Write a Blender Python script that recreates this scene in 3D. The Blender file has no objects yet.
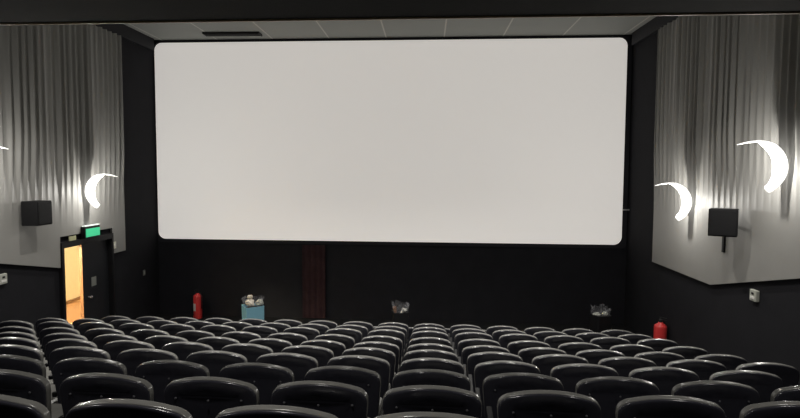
import bpy, bmesh, math, random
from mathutils import Vector, Matrix
random.seed(7)
SC = bpy.context.scene
COL = SC.collection
PI = math.pi
# ------------------------------------------------------------------ dimensions (metres)
EYE = 3.96                      # eye height above the flat floor in front of the screen
XL, XR = -7.346, 5.143          # side walls
CEIL = 7.43
LOWC = 5.56                     # underside of the dropped ceiling over the back rows
LOWY = 6.0
PANTOP = 7.12
def front_y(x): return 14.85 - 0.0219*x

# ------------------------------------------------------------------ helpers
def tag(o, label=None, cat=None, group=None, kind=None):
    if label: o['label'] = label
    if cat: o['category'] = cat
    if group: o['group'] = group
    if kind: o['kind'] = kind
    return o
def link(o, parent=None):
    COL.objects.link(o)
    if parent is not None: o.parent = parent
    return o
def obj(name, bm, mat, parent=None, smooth=False, mods=None):
    me = bpy.data.meshes.new(name)
    bmesh.ops.recalc_face_normals(bm, faces=bm.faces)
    bm.to_mesh(me); bm.free()
    for m in (mat if isinstance(mat, (list, tuple)) else [mat]): me.materials.append(m)
    if smooth:
        for p in me.polygons: p.use_smooth = True
    return link(bpy.data.objects.new(name, me), parent)
def thing(name, label, cat, loc=(0, 0, 0), rz=0, group=None):
    o = bpy.data.objects.new(name, None); o.empty_display_size = .2
    COL.objects.link(o); o.location = loc; o.rotation_euler = (0, 0, rz)
    return tag(o, label, cat, group)
def add_box(bm, lo, hi, bev=0, mat=0, rot=None, piv=(0, 0, 0)):
    b = bmesh.new()
    v = [b.verts.new((x, y, z)) for x in (lo[0], hi[0]) for y in (lo[1], hi[1]) for z in (lo[2], hi[2])]
    for f in ((0,1,3,2),(4,6,7,5),(0,4,5,1),(2,3,7,6),(0,2,6,4),(1,5,7,3)): b.faces.new([v[i] for i in f])
    bmesh.ops.recalc_face_normals(b, faces=b.faces)
    if bev: bmesh.ops.bevel(b, geom=list(b.edges), offset=bev, segments=2, affect='EDGES', profile=.5)
    for f in b.faces: f.material_index = mat
    if rot is not None: bmesh.ops.rotate(b, verts=b.verts, cent=piv, matrix=rot)
    merge(bm, b)
def merge(bm, b):
    me = bpy.data.meshes.new('tmp'); b.to_mesh(me); b.free(); bm.from_mesh(me); bpy.data.meshes.remove(me)
def box(lo, hi, bev=0):
    bm = bmesh.new(); add_box(bm, lo, hi, bev); return bm
def add_lathe(bm, prof, c=(0, 0, 0), n=24):
    rings = []
    for r, z in prof:
        rings.append([bm.verts.new((c[0]+r*math.cos(2*PI*i/n), c[1]+r*math.sin(2*PI*i/n), c[2]+z)) for i in range(n)])
    for a, b in zip(rings, rings[1:]):
        for i in range(n): bm.faces.new((a[i], a[(i+1) % n], b[(i+1) % n], b[i]))
    bm.faces.new(rings[0][::-1]); bm.faces.new(rings[-1])
def lathe(prof, c=(0, 0, 0), n=24):
    bm = bmesh.new(); add_lathe(bm, prof, c, n); return bm
def tube(pts, rad, n=10, side=None):
    """tapered tube through points; rad is a number or one (ra, rb) pair per point"""
    bm = bmesh.new(); rings = []
    pts = [Vector(p) for p in pts]
    for i, p in enumerate(pts):
        t = (pts[min(i+1, len(pts)-1)]-pts[max(i-1, 0)]).normalized()
        a = Vector(side) if side else t.cross(Vector((0, 0, 1)))
        if a.length < 1e-3: a = Vector((1, 0, 0))
        a.normalize(); b = t.cross(a).normalized()
        r = rad[i] if isinstance(rad, (list, tuple)) else (rad, rad)
        rings.append([bm.verts.new(p+a*r[0]*math.cos(2*PI*k/n)+b*r[1]*math.sin(2*PI*k/n)) for k in range(n)])
    for a, b in zip(rings, rings[1:]):
        for k in range(n): bm.faces.new((a[k], a[(k+1) % n], b[(k+1) % n], b[k]))
    bm.faces.new(rings[0][::-1]); bm.faces.new(rings[-1])
    return bm
def prism(poly, h0, h1):
    """polygon of (x, y) points extruded from z=h0 to z=h1"""
    bm = bmesh.new()
    a = [bm.verts.new((x, y, h0)) for x, y in poly]; b = [bm.verts.new((x, y, h1)) for x, y in poly]
    n = len(poly)
    for i in range(n): bm.faces.new((a[i], a[(i+1) % n], b[(i+1) % n], b[i]))
    bm.faces.new(a[::-1]); bm.faces.new(b)
    return bm

# ------------------------------------------------------------------ materials
def mat(name, col, rough=.6, spec=.5, metal=0, noise=0, nscale=8, bump=0, bscale=60, emit=None, estr=0, coat=0):
    m = bpy.data.materials.new(name); m.use_nodes = True
    nt = m.node_tree; b = nt.nodes['Principled BSDF']
    b.inputs['Base Color'].default_value = (*col, 1)
    b.inputs['Roughness'].default_value = rough
    b.inputs['Specular IOR Level'].default_value = spec
    b.inputs['Metallic'].default_value = metal
    b.inputs['Coat Weight'].default_value = coat
    if noise or bump:
        tc = nt.nodes.new('ShaderNodeTexCoord')
    if noise:
        n = nt.nodes.new('ShaderNodeTexNoise'); n.inputs['Scale'].default_value = nscale; n.inputs['Detail'].default_value = 5
        r = nt.nodes.new('ShaderNodeMix'); r.data_type = 'RGBA'
        r.inputs[6].default_value = (*[c*(1-noise) for c in col], 1); r.inputs[7].default_value = (*[min(1, c*(1+noise)) for c in col], 1)
        nt.links.new(tc.outputs['Object'], n.inputs['Vector']); nt.links.new(n.outputs['Fac'], r.inputs[0]); nt.links.new(r.outputs[2], b.inputs['Base Color'])
    if bump:
        n2 = nt.nodes.new('ShaderNodeTexNoise'); n2.inputs['Scale'].default_value = bscale; n2.inputs['Detail'].default_value = 3
        bp = nt.nodes.new('ShaderNodeBump'); bp.inputs['Strength'].default_value = bump; bp.inputs['Distance'].default_value = .01
        nt.links.new(tc.outputs['Object'], n2.inputs['Vector']); nt.links.new(n2.outputs['Fac'], bp.inputs['Height']); nt.links.new(bp.outputs['Normal'], b.inputs['Normal'])
    if emit:
        b.inputs['Emission Color'].default_value = (*emit, 1); b.inputs['Emission Strength'].default_value = estr
    return m
M = {}
M['black_wall'] = mat('black_wall_cloth', (.013, .013, .016), .9, .2, noise=.25, nscale=3)
M['carpet'] = mat('dark_carpet', (.012, .012, .013), .95, .1, noise=.4, nscale=40)
M['black_ceiling'] = mat('black_ceiling_paint', (.013, .0125, .012), .85, .25, noise=.35, nscale=14, bump=.3, bscale=50)
M['brass'] = mat('brass_trim', (.62, .47, .28), .35, .5, noise=.15, nscale=6)
M['panel'] = mat('grey_wall_panel', (.29, .286, .272), .5, .35, noise=.06, nscale=3)
M['screen'] = mat('projection_screen', (.8, .78, .75), .9, .1, emit=(1, .955, .905), estr=.44)  # emission stands in for projector light falling on the sheet
M['frame_black'] = mat('black_masking_cloth', (.012, .012, .016), .7, .3)
M['seat'] = mat('charcoal_leatherette', (.14, .138, .13), .22, .6, noise=.25, nscale=9, bump=.05, bscale=90)
M['shell'] = mat('black_seat_shell', (.026, .026, .034), .2, .5, noise=.2, nscale=20)
M['black_metal'] = mat('black_metal', (.008, .008, .009), .5, .3)
M['screw'] = mat('dull_steel_screw', (.10, .10, .11), .45, .5, metal=.3)
M['speaker'] = mat('speaker_cabinet', (.008, .008, .009), .7, .25, noise=.2, nscale=15)
M['grille'] = mat('speaker_grille', (.008, .008, .009), .8, .3, bump=.4, bscale=150)
M['red'] = mat('red_enamel', (.70, .05, .05), .35, .5)
M['white_label'] = mat('pale_label', (.75, .74, .70), .6, .3)
M['hose'] = mat('black_rubber', (.015, .015, .015), .6, .4)
M['blue_bin'] = mat('pale_blue_plastic', (.20, .42, .53), .5, .4, noise=.05)
M['black_bin'] = mat('black_plastic_bin', (.008, .008, .009), .6, .25)
M['paper'] = mat('crumpled_paper', (.75, .68, .58), .8, .2, noise=.3, nscale=12)
M['brownpaper'] = mat('brown_cup_board', (.30, .16, .10), .7, .3)
M['maroon'] = mat('maroon_finish', (.034, .018, .02), .9, .1, noise=.35, nscale=5)
M['door'] = mat('black_door_paint', (.014, .015, .018), .5, .4, noise=.2, nscale=4)
M['door_frame'] = mat('dark_brown_door_frame', (.10, .045, .02), .5, .4)
M['corridor'] = mat('cream_corridor_wall', (.85, .77, .58), .8, .2, noise=.05)
M['corridor_low'] = mat('peach_corridor_dado', (.78, .56, .38), .7, .2)
M['corridor_floor'] = mat('tan_corridor_floor', (.62, .42, .24), .4, .4)
M['rail'] = mat('brown_dado_rail', (.20, .10, .035), .5, .4)
M['plate'] = mat('grey_plate', (.22, .23, .21), .5, .4)
M['steel'] = mat('door_handle_steel', (.7, .66, .68), .25, .5, metal=.8)
M['switch'] = mat('ivory_switch', (.80, .78, .66), .5, .4)
M['olive'] = mat('faded_yellow_plate', (.42, .42, .25), .6, .3)
M['grey_box'] = mat('grey_fixture', (.42, .43, .38), .5, .4)
M['green'] = mat('green_exit_panel', (.03, .40, .20), .4, .4, emit=(.05, .60, .27), estr=.55)
M['lamp'] = mat('glowing_frosted_glass', (.9, .9, .88), .4, .4, emit=(1, .985, .95), estr=1.3)
M['chrome'] = mat('brushed_bracket', (.5, .5, .5), .35, .5, metal=.8)
M['vent'] = mat('vent_black', (.008, .008, .008), .6, .3)
# translucent bin liner
m = bpy.data.materials.new('clear_bin_liner'); m.use_nodes = True; nt = m.node_tree
b = nt.nodes['Principled BSDF']; b.inputs['Base Color'].default_value = (.55, .55, .58, 1); b.inputs['Roughness'].default_value = .2; b.inputs['Alpha'].default_value = .10
M['liner'] = m
# ceiling tiles: grey with thin pale joints running towards the screen
m = bpy.data.materials.new('grey_ceiling_tiles'); m.use_nodes = True; nt = m.node_tree; b = nt.nodes['Principled BSDF']
tc = nt.nodes.new('ShaderNodeTexCoord'); sx = nt.nodes.new('ShaderNodeSeparateXYZ'); nt.links.new(tc.outputs['Object'], sx.inputs[0])
ad = nt.nodes.new('ShaderNodeMath'); ad.operation = 'ADD'; ad.inputs[1].default_value = 20.62
dv = nt.nodes.new('ShaderNodeMath'); dv.operation = 'DIVIDE'; dv.inputs[1].default_value = 1.5
fr = nt.nodes.new('ShaderNodeMath'); fr.operation = 'FRACT'
lt = nt.nodes.new('ShaderNodeMath'); lt.operation = 'LESS_THAN'; lt.inputs[1].default_value = .024
nt.links.new(sx.outputs['X'], ad.inputs[0]); nt.links.new(ad.outputs[0], dv.inputs[0]); nt.links.new(dv.outputs[0], fr.inputs[0]); nt.links.new(fr.outputs[0], lt.inputs[0])
mx = nt.nodes.new('ShaderNodeMix'); mx.data_type = 'RGBA'; mx.inputs[6].default_value = (.31, .32, .30, 1); mx.inputs[7].default_value = (.55, .54, .50, 1)
nt.links.new(lt.outputs[0], mx.inputs[0]); nt.links.new(mx.outputs[2], b.inputs['Base Color']); b.inputs['Roughness'].default_value = .8
M['ceil'] = m

# ------------------------------------------------------------------ rows of seats: where they stand
SEATW, PITCH, XC = .572, .657, .051
ROT, CUR = -.0444, -.0036
DZ = {0: 0, 1: .04, 2: .022, 3: .012, 4: -.022, 5: -.034, 6: -.026, 7: -.018, 8: -.006, 9: .014, 10: .04, 11: .06, 12: .08}
def row_y(r, x):
    X = x+.33
    return 3.194+(9-r)*.869+X*ROT+CUR*X*X
def row_top(r):
    if r == 0: return EYE-3.06
    return EYE-1.2296-(9-r)*.1933+DZ[r]
BACKTOP = .90
def row_floor(r): return row_top(r)-BACKTOP

# ------------------------------------------------------------------ room shell
def struct(name, bm, m, smooth=False):
    return tag(obj(name, bm, m, smooth=smooth), kind='structure')
# stepped floor, one mesh
bm = bmesh.new()
xs = [XL-.3+(XR-XL+.6)*i/24 for i in range(25)]
prof = []                       # list of (function y(x), z)
for r in range(12, -1, -1):
    z = row_floor(r) if r else 0.0
    back = (lambda x, r=r: row_y(r, x)-.20) if r < 12 else (lambda x: -3.2)
    fwd = (lambda x, r=r: row_y(r-1, x)-.20) if r else (lambda x: front_y(x)+.2)
    prof += [(back, z), (fwd, z)]
grid = [[bm.verts.new((x, fy(x), z)) for x in xs] for fy, z in prof]
for a, b_ in zip(grid, grid[1:]):
    for i in range(24): bm.faces.new((a[i], a[i+1], b_[i+1], b_[i]))
bot = [[bm.verts.new((x, y, -.3)) for x in (xs[0], xs[-1])] for y in (-3.2, front_y(0)+.5)]
bm.faces.new((bot[0][0], bot[0][1], bot[1][1], bot[1][0]))
struct('floor', bm, M['carpet'])
# front wall
bm = prism([(XL-.3, front_y(XL-.3)+.06), (XR+.3, front_y(XR+.3)+.06), (XR+.3, front_y(XR+.3)+.36), (XL-.3, front_y(XL-.3)+.36)], -.3, CEIL+.3)
struct('wall_front', bm, M['black_wall'])
struct('wall_back', box((XL-.3, -3.4, -.3), (XR+.3, -3.1, CEIL+.3)), M['black_wall'])
struct('wall_right', box((XR, -3.2, -.3), (XR+.25, 15.2, CEIL+.3)), M['black_wall'])
# left wall with the door opening
DY0, DY1, DTOP = 10.93, 12.72, 2.42      # doorway along y, top above floor
bm = bmesh.new()
add_box(bm, (XL-.2, -3.2, -.3), (XL, DY0, CEIL+.3)); add_box(bm, (XL-.2, DY1, -.3), (XL, 15.4, CEIL+.3)); add_box(bm, (XL-.2, DY0, DTOP), (XL, DY1, CEIL+.3))
struct('wall_left', bm, M['black_wall'])
# ceilings
struct('ceiling', box((XL-.3, LOWY-.2, CEIL), (XR+.3, 15.4, CEIL+.25)), M['ceil'])
def low_y(x): return LOWY-.0234*x
struct('ceiling_dropped', prism([(XL-.02, -3.2), (XR+.02, -3.2), (XR+.02, low_y(XR)), (XL-.02, low_y(XL))], LOWC, CEIL+.2), M['black_ceiling'])
struct('trim_1', prism([(XL+.02, low_y(XL)-.010), (XR-.02, low_y(XR)-.010), (XR-.02, low_y(XR)+.012), (XL+.02, low_y(XL)+.012)], LOWC-.018, LOWC+.004), M['brass'])
# black coves between panel top and ceiling
struct('trim_2', box((XL+.001, low_y(XL)+.02, PANTOP+.005), (XL+.10, 14.9, CEIL-.002)), M['frame_black'])
struct('trim_3', box((XR-.10, low_y(XR)+.02, PANTOP+.005), (XR-.001, 14.6, CEIL-.002)), M['frame_black'])

# ribbed grey wall cladding -------------------------------------------------
def smooth(a, b, x):
    t = max(0, min(1, (x-a)/(b-a))); return t*t*(3-2*t)
RIB = .19
RIBAMP = [random.choice((.03, .05, .06, .075)) for _ in range(97)]
def rib(y, z, zfade):
    u = (y/RIB) % 1.0
    p = max(0, math.cos((u-.5)*PI))**5
    a = 1.1*RIBAMP[int(y/RIB) % len(RIBAMP)]
    return a*p*smooth(zfade-.25, zfade+1.5, z)
def cladding(name, wx, side, y0, y1, bottom, zfade):
    """corrugated sheet on the wall at x=wx; side=+1 faces +x"""
    bm = bmesh.new()
    ny = int((y1-y0)/.0106); nz = 22
    g = []
    ys = sorted(set([round(y0+(y1-y0)*i/ny, 4) for i in range(ny+1)]))
    bots = bottom
    for y in ys:
        zb = bots(y); col = []
        for k in range(nz+1):
            z = zb+(PANTOP-zb)*k/nz
            col.append(bm.verts.new((wx+side*(.055+rib(y, z, zfade(y))), y, z)))
        g.append(col)
    for a, b_ in zip(g, g[1:]):
        for k in range(nz): bm.faces.new((a[k], a[k+1], b_[k+1], b_[k]))
    # returns to the wall round the edge
    rim = [c[0] for c in g]+[v for v in g[-1][1:]]+[c[-1] for c in g[-2::-1]]+[v for v in g[0][-2:0:-1]]
    back = [bm.verts.new((wx+side*.004, v.co.y, v.co.z)) for v in rim]
    rim = [bm.verts.new(v.co) for v in rim]
    n = len(rim)
    for i in range(n): bm.faces.new((rim[i], rim[(i+1) % n], back[(i+1) % n], back[i]))
    o = obj(name, bm, M['panel'])
    for p in o.data.polygons: p.use_smooth = True
    return tag(o, kind='structure')
def bot_r(y):
    return EYE-2.0+max(0, (10.345-y)*.237)
def bot_l(y):
    if DY0-.06 <= y <= DY1+.02: return EYE-1.43+.10
    return EYE-1.96+max(0, (10.914-y)*.219) if y < DY0+.2 else EYE-1.93
cladding('wall_right_cladding', XR, -1, low_y(XR)+.04, 12.985, bot_r, lambda y: EYE-.75+max(0, (10.3-y)*.2))
# left cladding in three pieces round the door, one mesh each side of it
cladding('wall_left_cladding', XL, 1, low_y(XL)+.04, 13.30, bot_l, lambda y: EYE-.95+max(0, (10.9-y)*.2))

# ------------------------------------------------------------------ doorway, corridor, door
fr_ = bmesh.new()
add_box(fr_, (XL-.22, DY0-.05, 0), (XL+.075, DY0+.03, DTOP+.09)); add_box(fr_, (XL-.22, DY1-.03, 0), (XL+.075, DY1+.03, DTOP+.09)); add_box(fr_, (XL-.22, DY0+.03, DTOP-.03), (XL+.075, DY1-.03, DTOP+.09))
d1 = tag(obj('door_1', fr_, M['black_metal']), kind='structure')
DM = 11.72
leaf = obj('door_leaf', box((XL-.09, DM, .01), (XL-.04, DY1-.03, DTOP-.03), .004), M['door'], d1)
obj('door_stile', box((XL-.10, DM-.02, .01), (XL-.03, DM-.001, DTOP-.03), .004), M['door_frame'], d1)
obj('door_jamb', box((XL-.2, DY0+.031, .01), (XL-.02, DY0+.045, DTOP-.03), .004), M['door_frame'], d1)
obj('sign_plate', box((XL-.04, 12.02, 1.40), (XL-.032, 12.20, 1.60), .003), M['plate'], leaf)
h = lathe([(.022, 0), (.022, .012), (.012, .02), (.012, .045), (.03, .052), (.034, .068), (.026, .085), (.01, .09)], n=16)
bmesh.ops.rotate(h, verts=h.verts, cent=(0, 0, 0), matrix=Matrix.Rotation(PI/2, 3, 'Y')); bmesh.ops.translate(h, verts=h.verts, vec=(XL-.04, 11.90, 1.19))
obj('door_handle', h, M['steel'], leaf, smooth=True)
# corridor beyond (opens through the doorway)
struct('wall_corridor', box((XL-2.0, 9.6, .55), (XL-1.9, 15.5, 3.2)), M['corridor'])
struct('wall_corridor_dado', box((XL-2.0, 9.6, -.02), (XL-1.895, 15.5, .55)), M['corridor_low'])
struct('trim_4', box((XL-1.9, 9.6, .52), (XL-1.86, 15.5, .60), .005), M['rail'])
struct('wall_corridor_end', box((XL-1.9, 15.4, 0), (XL-.2, 15.5, 3.2)), M['corridor'])
struct('wall_corridor_near', box((XL-1.9, 9.5, 0), (XL-.2, 9.6, 3.2)), M['corridor'])
struct('floor_corridor', box((XL-2.0, 9.5, -.1), (XL-.19, 15.5, 0)), M['corridor_floor'])
struct('ceiling_corridor', box((XL-2.0, 9.5, 3.2), (XL-.19, 15.5, 3.3)), M['corridor'])
ex = thing('exit_sign', 'lit green exit sign box above the double doors', 'sign', (XL+.06, 11.80, DTOP+.10))
obj('case', box((0, -.27, 0), (.10, .27, .25), .008), M['black_metal'], ex)
obj('lit_panel', box((.10, -.25, .025), (.112, .25, .20), .004), M['green'], ex)
obj('top_tube', box((.03, -.27, .25), (.10, .27, .27), .005), mat('white_sign_tube', (.8, .8, .8), .4, emit=(.8, 1, .85), estr=.5), ex)
tag(obj('door_number_plate', box((XL+.075, 11.10, DTOP+.10), (XL+.09, 11.33, DTOP+.19), .003), M['olive']), 'small faded yellow plate above the open doorway', 'plate')
sw = thing('light_switch', 'ivory wall switch at the lower edge of the left wall panel', 'switch', (XL+.06, 12.80, EYE-1.74))
obj('plate', box((0, -.05, -.08), (.02, .05, .08), .005), M['switch'], sw); obj('rocker', box((.02, -.025, -.04), (.03, .025, .04), .004), M['white_label'], sw)

# ------------------------------------------------------------------ screen
def rrect(x0, x1, z0, z1, r, n=8):
    o = []
    for cx, cz, a0 in ((x1-r, z0+r, -PI/2), (x1-r, z1-r, 0), (x0+r, z1-r, PI/2), (x0+r, z0+r, PI)):
        for i in range(n+1):
            a = a0+PI/2*i/n; o.append((cx+r*math.cos(a), cz+r*math.sin(a)))
    return o
SX0, SX1, SZ0, SZ1 = -7.29, 4.985, EYE-1.845, EYE+3.385
def slab(outline, t0, t1):
    bm = bmesh.new()
    a = [bm.verts.new((x, front_y(x)+t0, z)) for x, z in outline]; b_ = [bm.verts.new((x, front_y(x)+t1, z)) for x, z in outline]
    n = len(a)
    for i in range(n): bm.faces.new((a[i], a[(i+1) % n], b_[(i+1) % n], b_[i]))
    bm.faces.new(a); bm.faces.new(b_[::-1]); return bm
scr = thing('cinema_screen', 'huge blank white cinema screen with rounded corners on front wall', 'screen', (0, 0, 0))
obj('screen_sheet', slab(rrect(SX0, SX1, SZ0, SZ1, .20), -.02, .02), M['screen'], scr)
o_ = rrect(SX0-.05, SX1+.13, SZ0-.10, min(SZ1+.06, CEIL-.01), .1); 
obj('black_masking', slab(o_, .021, .055), M['frame_black'], scr)
for nm, xa, xb in (('bracket', SX1+.13, SX1+.158),):
    obj('bracket', box((4.99, 14.66, EYE-.955), (5.14, 14.69, EYE-.925)), M['chrome'], scr)
# narrow maroon curtain under the screen
bm = bmesh.new(); pts = []  # wavy maroon strip just off the front wall, nature unknown
for i in range(33):
    x = -3.33+.62*i/32; pts.append((x, front_y(x)-.02-.015*math.cos(i/32*2*PI*4)))
pb = [(x, y+.02) for x, y in pts[::-1]]
tag(obj('maroon_band', prism(pts+pb, .02, SZ0-.12), M['maroon'], smooth=False), 'narrow dark maroon curtain on black wall under the screen', 'band')
# ceiling vent
v = thing('ceiling_vent', 'long black slot vent in the grey ceiling above the screen', 'vent', (-4.95, 14.35, CEIL))
obj('vent_frame', box((-.72, -.16, -.05), (.72, .16, 0), .01), M['vent'], v)
for k in range(4): obj('slat', box((-.69, -.13+.07*k, -.065), (.69, -.10+.07*k, -.05)), M['grey_box' if k == 3 else 'vent'], v)

# ------------------------------------------------------------------ crescent wall lamps
def sconce(wx, side, y, z, label):
    s = thing('crescent_wall_lamp', label, 'lamp', (wx+side*.055, y, z), 0 if side > 0 else PI, 'crescent lamps on the side walls')
    # local x = out of the wall, z = up ; blade from lower tip round the wall side to the long upper tip
    R0 = .385; n = 26; pts = []; rad = []
    for i in range(n+1):
        t = i/n
        a = math.radians(243-163*t)          # angle of blade around the centre
        cx, cz = .42, -.02
        thick = .070*math.sin(PI*min(1, (t*.80+.20)))**.9+.010
        if t > .85: thick = max(.012, thick*(1-(t-.85)/.15*.75))
        r = R0-thick*.72
        pts.append((cx+r*math.cos(a), 0, cz+r*math.sin(a))); rad.append((.115*min(1, .28+t*2.0)*(1-smooth(.78, 1.0, t))+.010, thick))
    obj('shade', tube(pts, rad, 14, (0, 1, 0)), M['lamp'], s, smooth=True)
    p = Vector(pts[-1]); 
    obj('tip', tube([p, p+Vector((.09, 0, -.012)), p+Vector((.22, 0, -.045))], [(.014, .014), (.010, .010), (.006, .006)], 8, (0, 1, 0)), M['lamp'], s, smooth=True)
    obj('wall_bracket', box((-.05, -.02, -.06), (.03, .02, .0), .005), M['plate'], s)
    l = bpy.data.lights.new('lamp_bulb', 'POINT'); l.energy = SCW; l.color = (1, .97, .91); l.shadow_soft_size = .025
    lo = link(bpy.data.objects.new('lamp_bulb', l), s); lo.location = (.46, 0, -.02)
    return s
SCW = 42
sconce(XR, -1, 11.17, EYE-.55, 'glowing crescent lamp near the front end of the right wall')
sconce(XR, -1, 8.31, EYE+.10, 'large glowing crescent lamp highest on the right wall, beyond the black speaker')
sconce(XL, 1, 11.76, EYE-.44, 'glowing crescent lamp on the left wall above the green exit sign')
sconce(XL, 1, 8.64, EYE+.02, 'crescent lamp cut by left photo edge, only its tip showing')

# ------------------------------------------------------------------ wall speakers
def speaker(wx, side, y, z, toe, label, stem):
    s = thing('wall_speaker', label, 'speaker', (wx+side*.06, y, z), (0 if side > 0 else PI), 'black speakers on the side walls')
    rot = Matrix.Rotation(toe, 3, 'Z'); px = .20 if toe == 0 else .30; w = .20 if toe == 0 else .205
    bm = bmesh.new(); add_box(bm, (px-.15, -w, -.22), (px+.15, w, .22), .012, rot=rot, piv=(px, 0, 0)); obj('cabinet', bm, M['speaker'], s)
    bm = bmesh.new(); add_box(bm, (px+.15, -w+.02, -.20), (px+.165, w-.02, .20), .006, rot=rot, piv=(px, 0, 0)); obj('grille', bm, M['grille'], s)
    ym = 0 if toe == 0 else -.52
    obj('wall_mount', tube([(-.005, ym, -.02), (.10, ym*.9, -.02), (px, 0, -.02)], .022, 8), M['black_metal'], s)
    if stem: obj('cable_duct', box((-.004, ym-.035, -.56), (.03, ym+.035, .03), .008), M['black_metal'], s)
    return s
speaker(XR, -1, 9.38, EYE-.79, 1.05, 'black box speaker on the right grey wall between two lamps', True)
speaker(XL, 1, 9.94, EYE-.78, 0, 'black box speaker on the left grey wall left of the doors', False)

# small wall fixtures on the black dado
def fixture(wx, side, y, z, label):
    s = thing('aisle_light', label, 'fixture', (wx, y, z), 0 if side > 0 else PI, 'small grey fixtures on the lower side walls')
    obj('housing', box((0, -.09, -.09), (.06, .09, .09), .012), M['grey_box'], s)
    obj('lens', box((.06, -.06, -.055), (.068, .06, -.01), .004), M['white_label'], s)
    obj('sensor', box((.06, -.03, .015), (.068, .03, .05), .004), M['black_metal'], s)
fixture(XR, -1, 9.0, EYE-1.90, 'small grey fixture on black wall under the right panel')
fixture(XL, 1, 9.33, EYE-1.88, 'small grey fixture on black wall at the left photo edge')

sw2 = thing('wall_switch', 'tiny dim grey switch low on the black wall right of the doors', 'switch', (XL, 14.25, EYE-2.65))
obj('plate', box((0, -.05, -.07), (.015, .05, .07), .004), M['plate'], sw2); obj('rocker', box((.015, -.025, -.035), (.024, .025, .035), .003), M['grey_box'], sw2)
# ------------------------------------------------------------------ fire extinguishers
def extinguisher(x, y, z, rz, label, s=1.0, lab=True):
    t = thing('fire_extinguisher', label, 'fire extinguisher', (x, y, z), rz, 'red fire extinguishers')
    obj('cylinder', lathe([(.09*s, 0), (.10*s, .02), (.10*s, .535*s), (.093*s, .565*s), (.07*s, .585*s), (.04*s, .60*s), (.035*s, .62*s)], n=28), M['red'], t, smooth=True)
    obj('valve', lathe([(.03*s, .62*s), (.03*s, .66*s), (.02*s, .67*s), (.02*s, .69*s)], n=16), M['hose'], t)
    bm = box((-.012, -.11*s, .69*s), (.012, .02*s, .705*s), .003); add_box(bm, (-.012, -.10*s, .655*s), (.012, .0, .67*s), .003); obj('handle', bm, M['hose'], t)
    obj('hose', tube([(.03*s, 0, .645*s), (.09*s, 0, .63*s), (.118*s, 0, .52*s), (.115*s, 0, .25*s)], .011, 8, (0, 1, 0)), M['hose'], t, smooth=True)
    if lab:
        bm = bmesh.new(); g = []
        for k in range(9):
            a = -PI/2-.75+1.0*k/8
            g.append([bm.verts.new((.102*s*math.cos(a), .102*s*math.sin(a), zz*s)) for zz in (.20, .38)])
        for a, b_ in zip(g, g[1:]): bm.faces.new((a[0], b_[0], b_[1], a[1]))
        obj('paper_label', bm, M['white_label'], t, smooth=True)
    return t
extinguisher(-6.13, 14.72, 0, -.35, 'tall red fire extinguisher with pale label at foot of front wall', 1.12)
extinguisher(4.965, 12.1, 0, .6, 'red fire extinguisher with no visible label by the right wall', 1.3, False)

# ------------------------------------------------------------------ litter bins with clear liners
def crumple(bm, c, r, n=10, seed=0, squash=1):
    rnd = random.Random(seed)
    b = bmesh.new(); bmesh.ops.create_icosphere(b, subdivisions=2, radius=r)
    for v_ in b.verts:
        v_.co *= .65+.6*rnd.random(); v_.co.z *= squash
    bmesh.ops.translate(b, verts=b.verts, vec=c); merge(bm, b)
def bin_(x, y, m, label, rz, seed, wide=.40, h=.80, trash=()):
    t = thing('litter_bin', label, 'bin', (x, y, 0), rz, 'litter bins below the screen')
    w0, w1 = wide*.46, wide*.5
    bm = bmesh.new()
    rings = []
    for w, z in ((w0, 0), (w0+.005, .02), (w1, h), (w1-.015, h), (w0-.01, .03)):
        o = rrect(-w, w, -w, w, .03, 3); rings.append([bm.verts.new((px, pz, z)) for px, pz in o])
    n = len(rings[0])
    for a, b_ in zip(rings, rings[1:]):
        for i in range(n): bm.faces.new((a[i], a[(i+1) % n], b_[(i+1) % n], b_[i]))
    bm.faces.new(rings[0][::-1]); bm.faces.new(rings[-1])
    obj('bin_body', bm, m, t)
    obj('rubbish_fill', lathe([(w1*.8, h-.16), (w1*.82, h-.06), (w1*.5, h-.03), (.02, h-.02)], n=20), M['black_bin'], t)
    # liner: ruffled skirt rising over the rim
    rnd = random.Random(seed); bm = bmesh.new(); n = 40; rings = []
    for z, k, j in ((h-.12, .9, 0), (h, 1.0, .01), (h+.07, 1.03, .05), (h+.14, .98, .09), (h+.17, 1.10, .10)):
        ring = []
        for i in range(n):
            a = 2*PI*i/n; q = w1*.94*k/max(abs(math.cos(a)), abs(math.sin(a)))**.6+(rnd.random()-.5)*j
            ring.append(bm.verts.new((q*math.cos(a), q*math.sin(a), z+(rnd.random()-.5)*j*1.3)))
        rings.append(ring)
    for a, b_ in zip(rings, rings[1:]):
        for i in range(n): bm.faces.new((a[i], a[(i+1) % n], b_[(i+1) % n], b_[i]))
    obj('bin_liner', bm, M['liner'], t)
    return t
bin_(-4.09, 13.0, M['blue_bin'], 'pale blue square bin with litter piled in a clear liner', .55, 3, .44)
bin_(-.61, 13.0, M['black_bin'], 'black bin with paper cups below the middle of the screen', .2, 5, .36, .72)
bin_(3.98, 13.0, M['black_bin'], 'black bin with clear liner below right end of screen', .3, 9, .36, .72)
def litter(name, x, y, z, r, m, seed, label, sq=.8):
    bm = bmesh.new(); crumple(bm, (0, 0, 0), r, seed=seed, squash=sq)
    o = obj(name, bm, m); o.location = (x, y, z); return tag(o, label, 'litter', 'litter in the bins')
def cup(x, y, z, m, label, tilt):
    o = obj('paper_cup', lathe([(.03, 0), (.043, .13), (.046, .135), (.041, .13), (.028, .01)], n=16), m); o.location = (x, y, z); o.rotation_euler = tilt
    return tag(o, label, 'cup', 'paper cups in the bins')
litter('crumpled_paper', -4.16, 12.99, .86, .11, M['paper'], 2, 'cream crumpled paper on top of the blue bin')
litter('crumpled_paper', -4.15, 12.97, 1.01, .06, M['paper'], 4, 'small upper scrap of paper on the blue bin')
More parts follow.
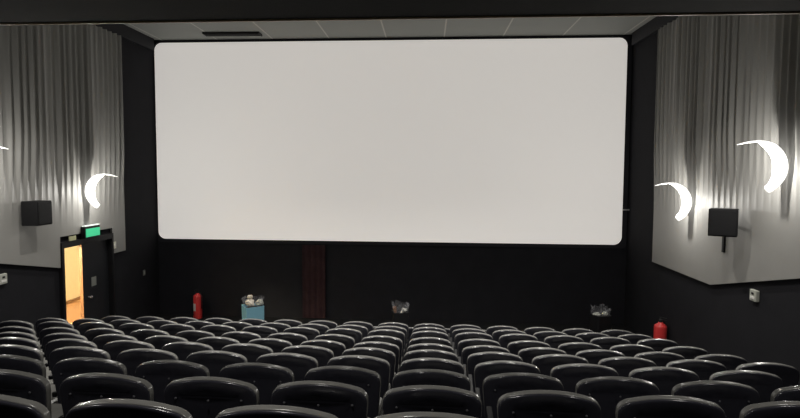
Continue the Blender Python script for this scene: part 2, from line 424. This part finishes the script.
litter('crumpled_bag', -3.93, 13.02, .865, .10, M['grey_box'], 6, 'grey crumpled bag at right on the blue bin')
cup(-.72, 12.94, .705, M['brownpaper'], 'brown paper cup standing in the middle black bin', (.2, -.15, 0))
cup(-.58, 12.87, .70, M['white_label'], 'white paper cup low in the middle black bin', (.3, .5, 0))
litter('crumpled_paper', -.50, 13.04, .745, .06, M['grey_box'], 11, 'grey scrap on the middle black bin', .6)
litter('crumpled_paper', 3.88, 12.95, .74, .08, M['grey_box'], 13, 'left grey scrap on the right black bin', .5)
litter('crumpled_paper', 4.07, 13.0, .745, .07, M['grey_box'], 17, 'right grey scrap on the right black bin', .7)

# ------------------------------------------------------------------ cinema seats
def back_outline(w, top, bottom, inset=0, n=10):
    """outline (x, z) of a seat back: gently arched top, big rounded shoulders, sides tapering in to the foot"""
    hw = w/2-inset; top -= inset; bottom += inset
    o = []
    rise = .030; R = .105-inset*.6
    # right side from bottom up
    o.append((hw-.065, bottom)); o.append((hw-.035, bottom+.03))
    for k in range(1, 5): o.append((hw-.035+.035*k/4, bottom+.03+(top-rise-R-bottom-.03)*k/4))
    for k in range(1, n):
        a = k/n*PI/2*.93; o.append((hw-R+R*math.cos(a), top-rise-R*.80+R*.80*math.sin(a)+0))
    x1 = o[-1][0]; z1 = o[-1][1]
    for k in range(1, 17):
        u = 1-2*k/17; x = x1*u; o.append((x, z1+(top-z1)*(1-abs(u)**2.2)))
    # mirror left side
    r = [(-x, z) for x, z in o[:5+n]][::-1]
    return o+r
def slab_back(rings, w, top, bottom, curve):
    bm = bmesh.new(); vs = []
    for inset, y in rings:
        vs.append([bm.verts.new((x, y+curve*x*x, z)) for x, z in back_outline(w, top, bottom, inset)])
    n = len(vs[0])
    for a, b_ in zip(vs, vs[1:]):
        for i in range(n): bm.faces.new((a[i], a[(i+1) % n], b_[(i+1) % n], b_[i]))
    for ring, rev in ((vs[0], True), (vs[-1], False)):
        # cap with strips between left and right so the curve stays smooth
        m_ = n//2; c0 = ring
        for i in range(n//2):
            j = n-1-i; k2 = n-1-(i+1)
            if i+1 >= k2: 
                if i+1 == k2: bm.faces.new([c0[i], c0[i+1], c0[j]])
                break
            bm.faces.new([c0[i], c0[i+1], c0[k2], c0[j]])
    bmesh.ops.remove_doubles(bm, verts=bm.verts, dist=1e-5)
    return bm
TILT = math.radians(6)
def lean(bm):
    # lean the back about the hip line, top towards the row behind
    bmesh.ops.rotate(bm, verts=bm.verts, cent=(0, 0, BACKTOP), matrix=Matrix.Rotation(TILT, 3, 'X')); return bm
CURVE = .35
def make_seat():
    root = thing('cinema_chair', 'seat', 'chair')
    f = slab_back([(.07, .004), (.016, .003), (.004, -.001), (0, -.006), (0, -.010), (0, -.034), (0, -.038), (.003, -.042), (.010, -.043)], SEATW, BACKTOP, .34, CURVE)
    obj('backrest', lean(f), M['seat'], root, smooth=True)
    s = slab_back([(.012, -.040), (.004, -.043), (.0025, -.047), (.0025, -.052), (.005, -.0565), (.011, -.0585), (.017, -.0590), (.026, -.0592), (.07, -.0595)], SEATW, BACKTOP, .30, CURVE)
    sh = obj('back_shell', lean(s), M['shell'], root, smooth=True)
    c = box((-.24, .10, .36), (.24, .56, .46), .035); add_box(c, (-.23, .12, .32), (.23, .54, .362), .01)
    obj('seat_cushion', c, M['seat'], root, smooth=False)
    obj('armrest', box((-.326, .02, .56), (-.288, .46, .60), .010), M['black_metal'], root)
    for sx_ in (-.307,):
        b2 = box((sx_-.013, .16, .0), (sx_+.013, .36, .565), .004); add_box(b2, (sx_-.03, .12, 0), (sx_+.03, .42, .02), .004)
        obj('leg', b2, M['black_metal'], root)
    obj('seat_hinge', box((-.30, .17, .30), (.30, .21, .345), .006), M['black_metal'], root)
    return root, sh
proto, proto_shell = make_seat()
# three small screws on a shell (only where the photo shows them: the nearest rows)
def screws(shell):
    for x in (-.20, .005, .20):
        b2 = lathe([(.007, 0), (.007, .004), (.004, .006)], n=10)
        bmesh.ops.rotate(b2, verts=b2.verts, cent=(0, 0, 0), matrix=Matrix.Rotation(PI/2, 3, 'X'))
        bmesh.ops.translate(b2, verts=b2.verts, vec=(x, -.0590+CURVE*x*x, BACKTOP-.125))
        lean(b2); obj('screw', b2, M['screw'], shell)
def copy_tree(o, parent=None):
    c = o.copy(); COL.objects.link(c)
    if parent is not None: c.parent = parent
    for ch in list(o.children): copy_tree(ch, c)
    return c
# camera basis
YAW, PITCH_, ROLL, FPX = .0483, .0656, .005, 566.8
cy, sy = math.cos(YAW), math.sin(YAW)
r_ = Vector((cy, sy, 0)); f_ = Vector((-sy*math.cos(PITCH_), cy*math.cos(PITCH_), -math.sin(PITCH_))); u_ = r_.cross(f_)
r2 = r_*math.cos(ROLL)+u_*math.sin(ROLL); u2 = -r_*math.sin(ROLL)+u_*math.cos(ROLL)
def in_frame(p, margin):
    d = Vector(p)-Vector((0, 0, EYE)); w = d.dot(f_)
    return w > 0 and abs(FPX*d.dot(r2)/w) < 400+margin and FPX*d.dot(u2)/w > -215
ROWN = {10: 'nearest row', 9: 'second nearest row', 8: 'third nearest row', 7: 'fourth nearest row', 6: 'fifth nearest row', 5: 'middle row, sixth nearest',
        4: 'seventh nearest row', 3: 'fourth row from the front', 2: 'third row from the front', 1: 'second row from the front', 0: 'frontmost row'}
ORD = ['leftmost', 'second', 'third', 'fourth', 'fifth', 'sixth', 'seventh', 'eighth', 'ninth', 'tenth', 'eleventh', 'twelfth', 'thirteenth', 'fourteenth', 'fifteenth', 'sixteenth', 'seventeenth', 'eighteenth']
LEFTEND = {0: -8, 1: -9, 2: -10, 3: -10}
first = True
seats = []
for r in range(10, -1, -1):
    lst = []
    for c in range(LEFTEND.get(r, -10), 6):
        x = XC+c*PITCH+(PITCH/2 if r == 0 else 0)
        x += {10: -.02+.013*c, 9: -.016, 8: -.012}.get(r, 0)
        y = row_y(r, x)
        if r == 0 and c > 4: continue
        if x < XL+.36: continue
        w = FPX*SEATW/2/y
        if not in_frame((x, y, row_top(r)), w-4): continue
        lst.append((x, y))
    n = len(lst)
    for i, (x, y) in enumerate(lst):
        seats.append((r, i, n, x, y))
protos = {}
for big in (False, True):
    if big:
        p2 = copy_tree(proto)
        for ch in p2.children:
            if ch.name.startswith('back_shell'): screws(ch)
        protos[True] = p2
    else: protos[False] = proto
used = {False: False, True: False}
for r, i, n, x, y in seats:
    big = r >= 8
    if not used[big]: o = protos[big]; used[big] = True
    else: o = copy_tree(protos[big])
    o.location = (x, y, row_floor(r)); o.rotation_euler = (0, 0, math.atan(ROT+2*CUR*(x+.33))+(random.random()-.5)*.012)
    if i < n/2: place = ORD[i]+(' seat' if i == 0 else ' seat from the left')
    else: place = ('rightmost seat' if i == n-1 else ORD[n-1-i]+' seat from the right')
    tag(o, 'black padded cinema seat, %s in the %s' % (place, ROWN[r]), 'chair', 'seats in the '+ROWN[r].replace(',', ''))

# ------------------------------------------------------------------ lights
def area(name, loc, size, energy, col=(1, .96, .9), rot=(0, 0, 0), spread=PI):
    l = bpy.data.lights.new(name, 'AREA'); l.shape = 'DISK'; l.size = size; l.energy = energy; l.color = col; l.spread = spread
    o = link(bpy.data.objects.new(name, l)); o.location = loc; o.rotation_euler = rot; return o
FILL_W = 74  # power of each unseen ceiling light added as fill over the seats
for x in (-4.0, -1.1, 1.8):
    for y in (6.9, 9.6): area('ceiling_fill', (x, y, CEIL-.02), .25, FILL_W, spread=math.radians(105))
for x in (-4.5, -1.0, 2.5):
    area('ceiling_fill_rear', (x, 2.2, LOWC-.02), .2, 40)  # added rear fill that lifts the seat backs, no fixture modelled
cl = bpy.data.lights.new('corridor_lamp', 'POINT'); cl.energy = 1100; cl.color = (1, .86, .62); cl.shadow_soft_size = .15
link(bpy.data.objects.new('corridor_lamp', cl)).location = (XL-1.2, 10.3, 2.9)

# ------------------------------------------------------------------ world, camera, view
w = bpy.data.worlds.new('dark_room'); SC.world = w; w.use_nodes = True
w.node_tree.nodes['Background'].inputs[0].default_value = (.5, .5, .55, 1); w.node_tree.nodes['Background'].inputs[1].default_value = .02
cam = bpy.data.cameras.new('camera'); cam.sensor_width = 36; cam.lens = FPX/800*36; cam.clip_start = .05
co = link(bpy.data.objects.new('camera', cam))
mm = Matrix.Identity(4)
for i in range(3):
    mm[i][0] = r2[i]; mm[i][1] = u2[i]; mm[i][2] = -f_[i]
mm[0][3], mm[1][3], mm[2][3] = 0, 0, EYE
co.matrix_world = mm
SC.camera = co
SC.view_settings.view_transform = 'Standard'; SC.view_settings.look = 'None'
SC.view_settings.exposure = 0; SC.view_settings.gamma = 1; SC.view_settings.use_curve_mapping = False
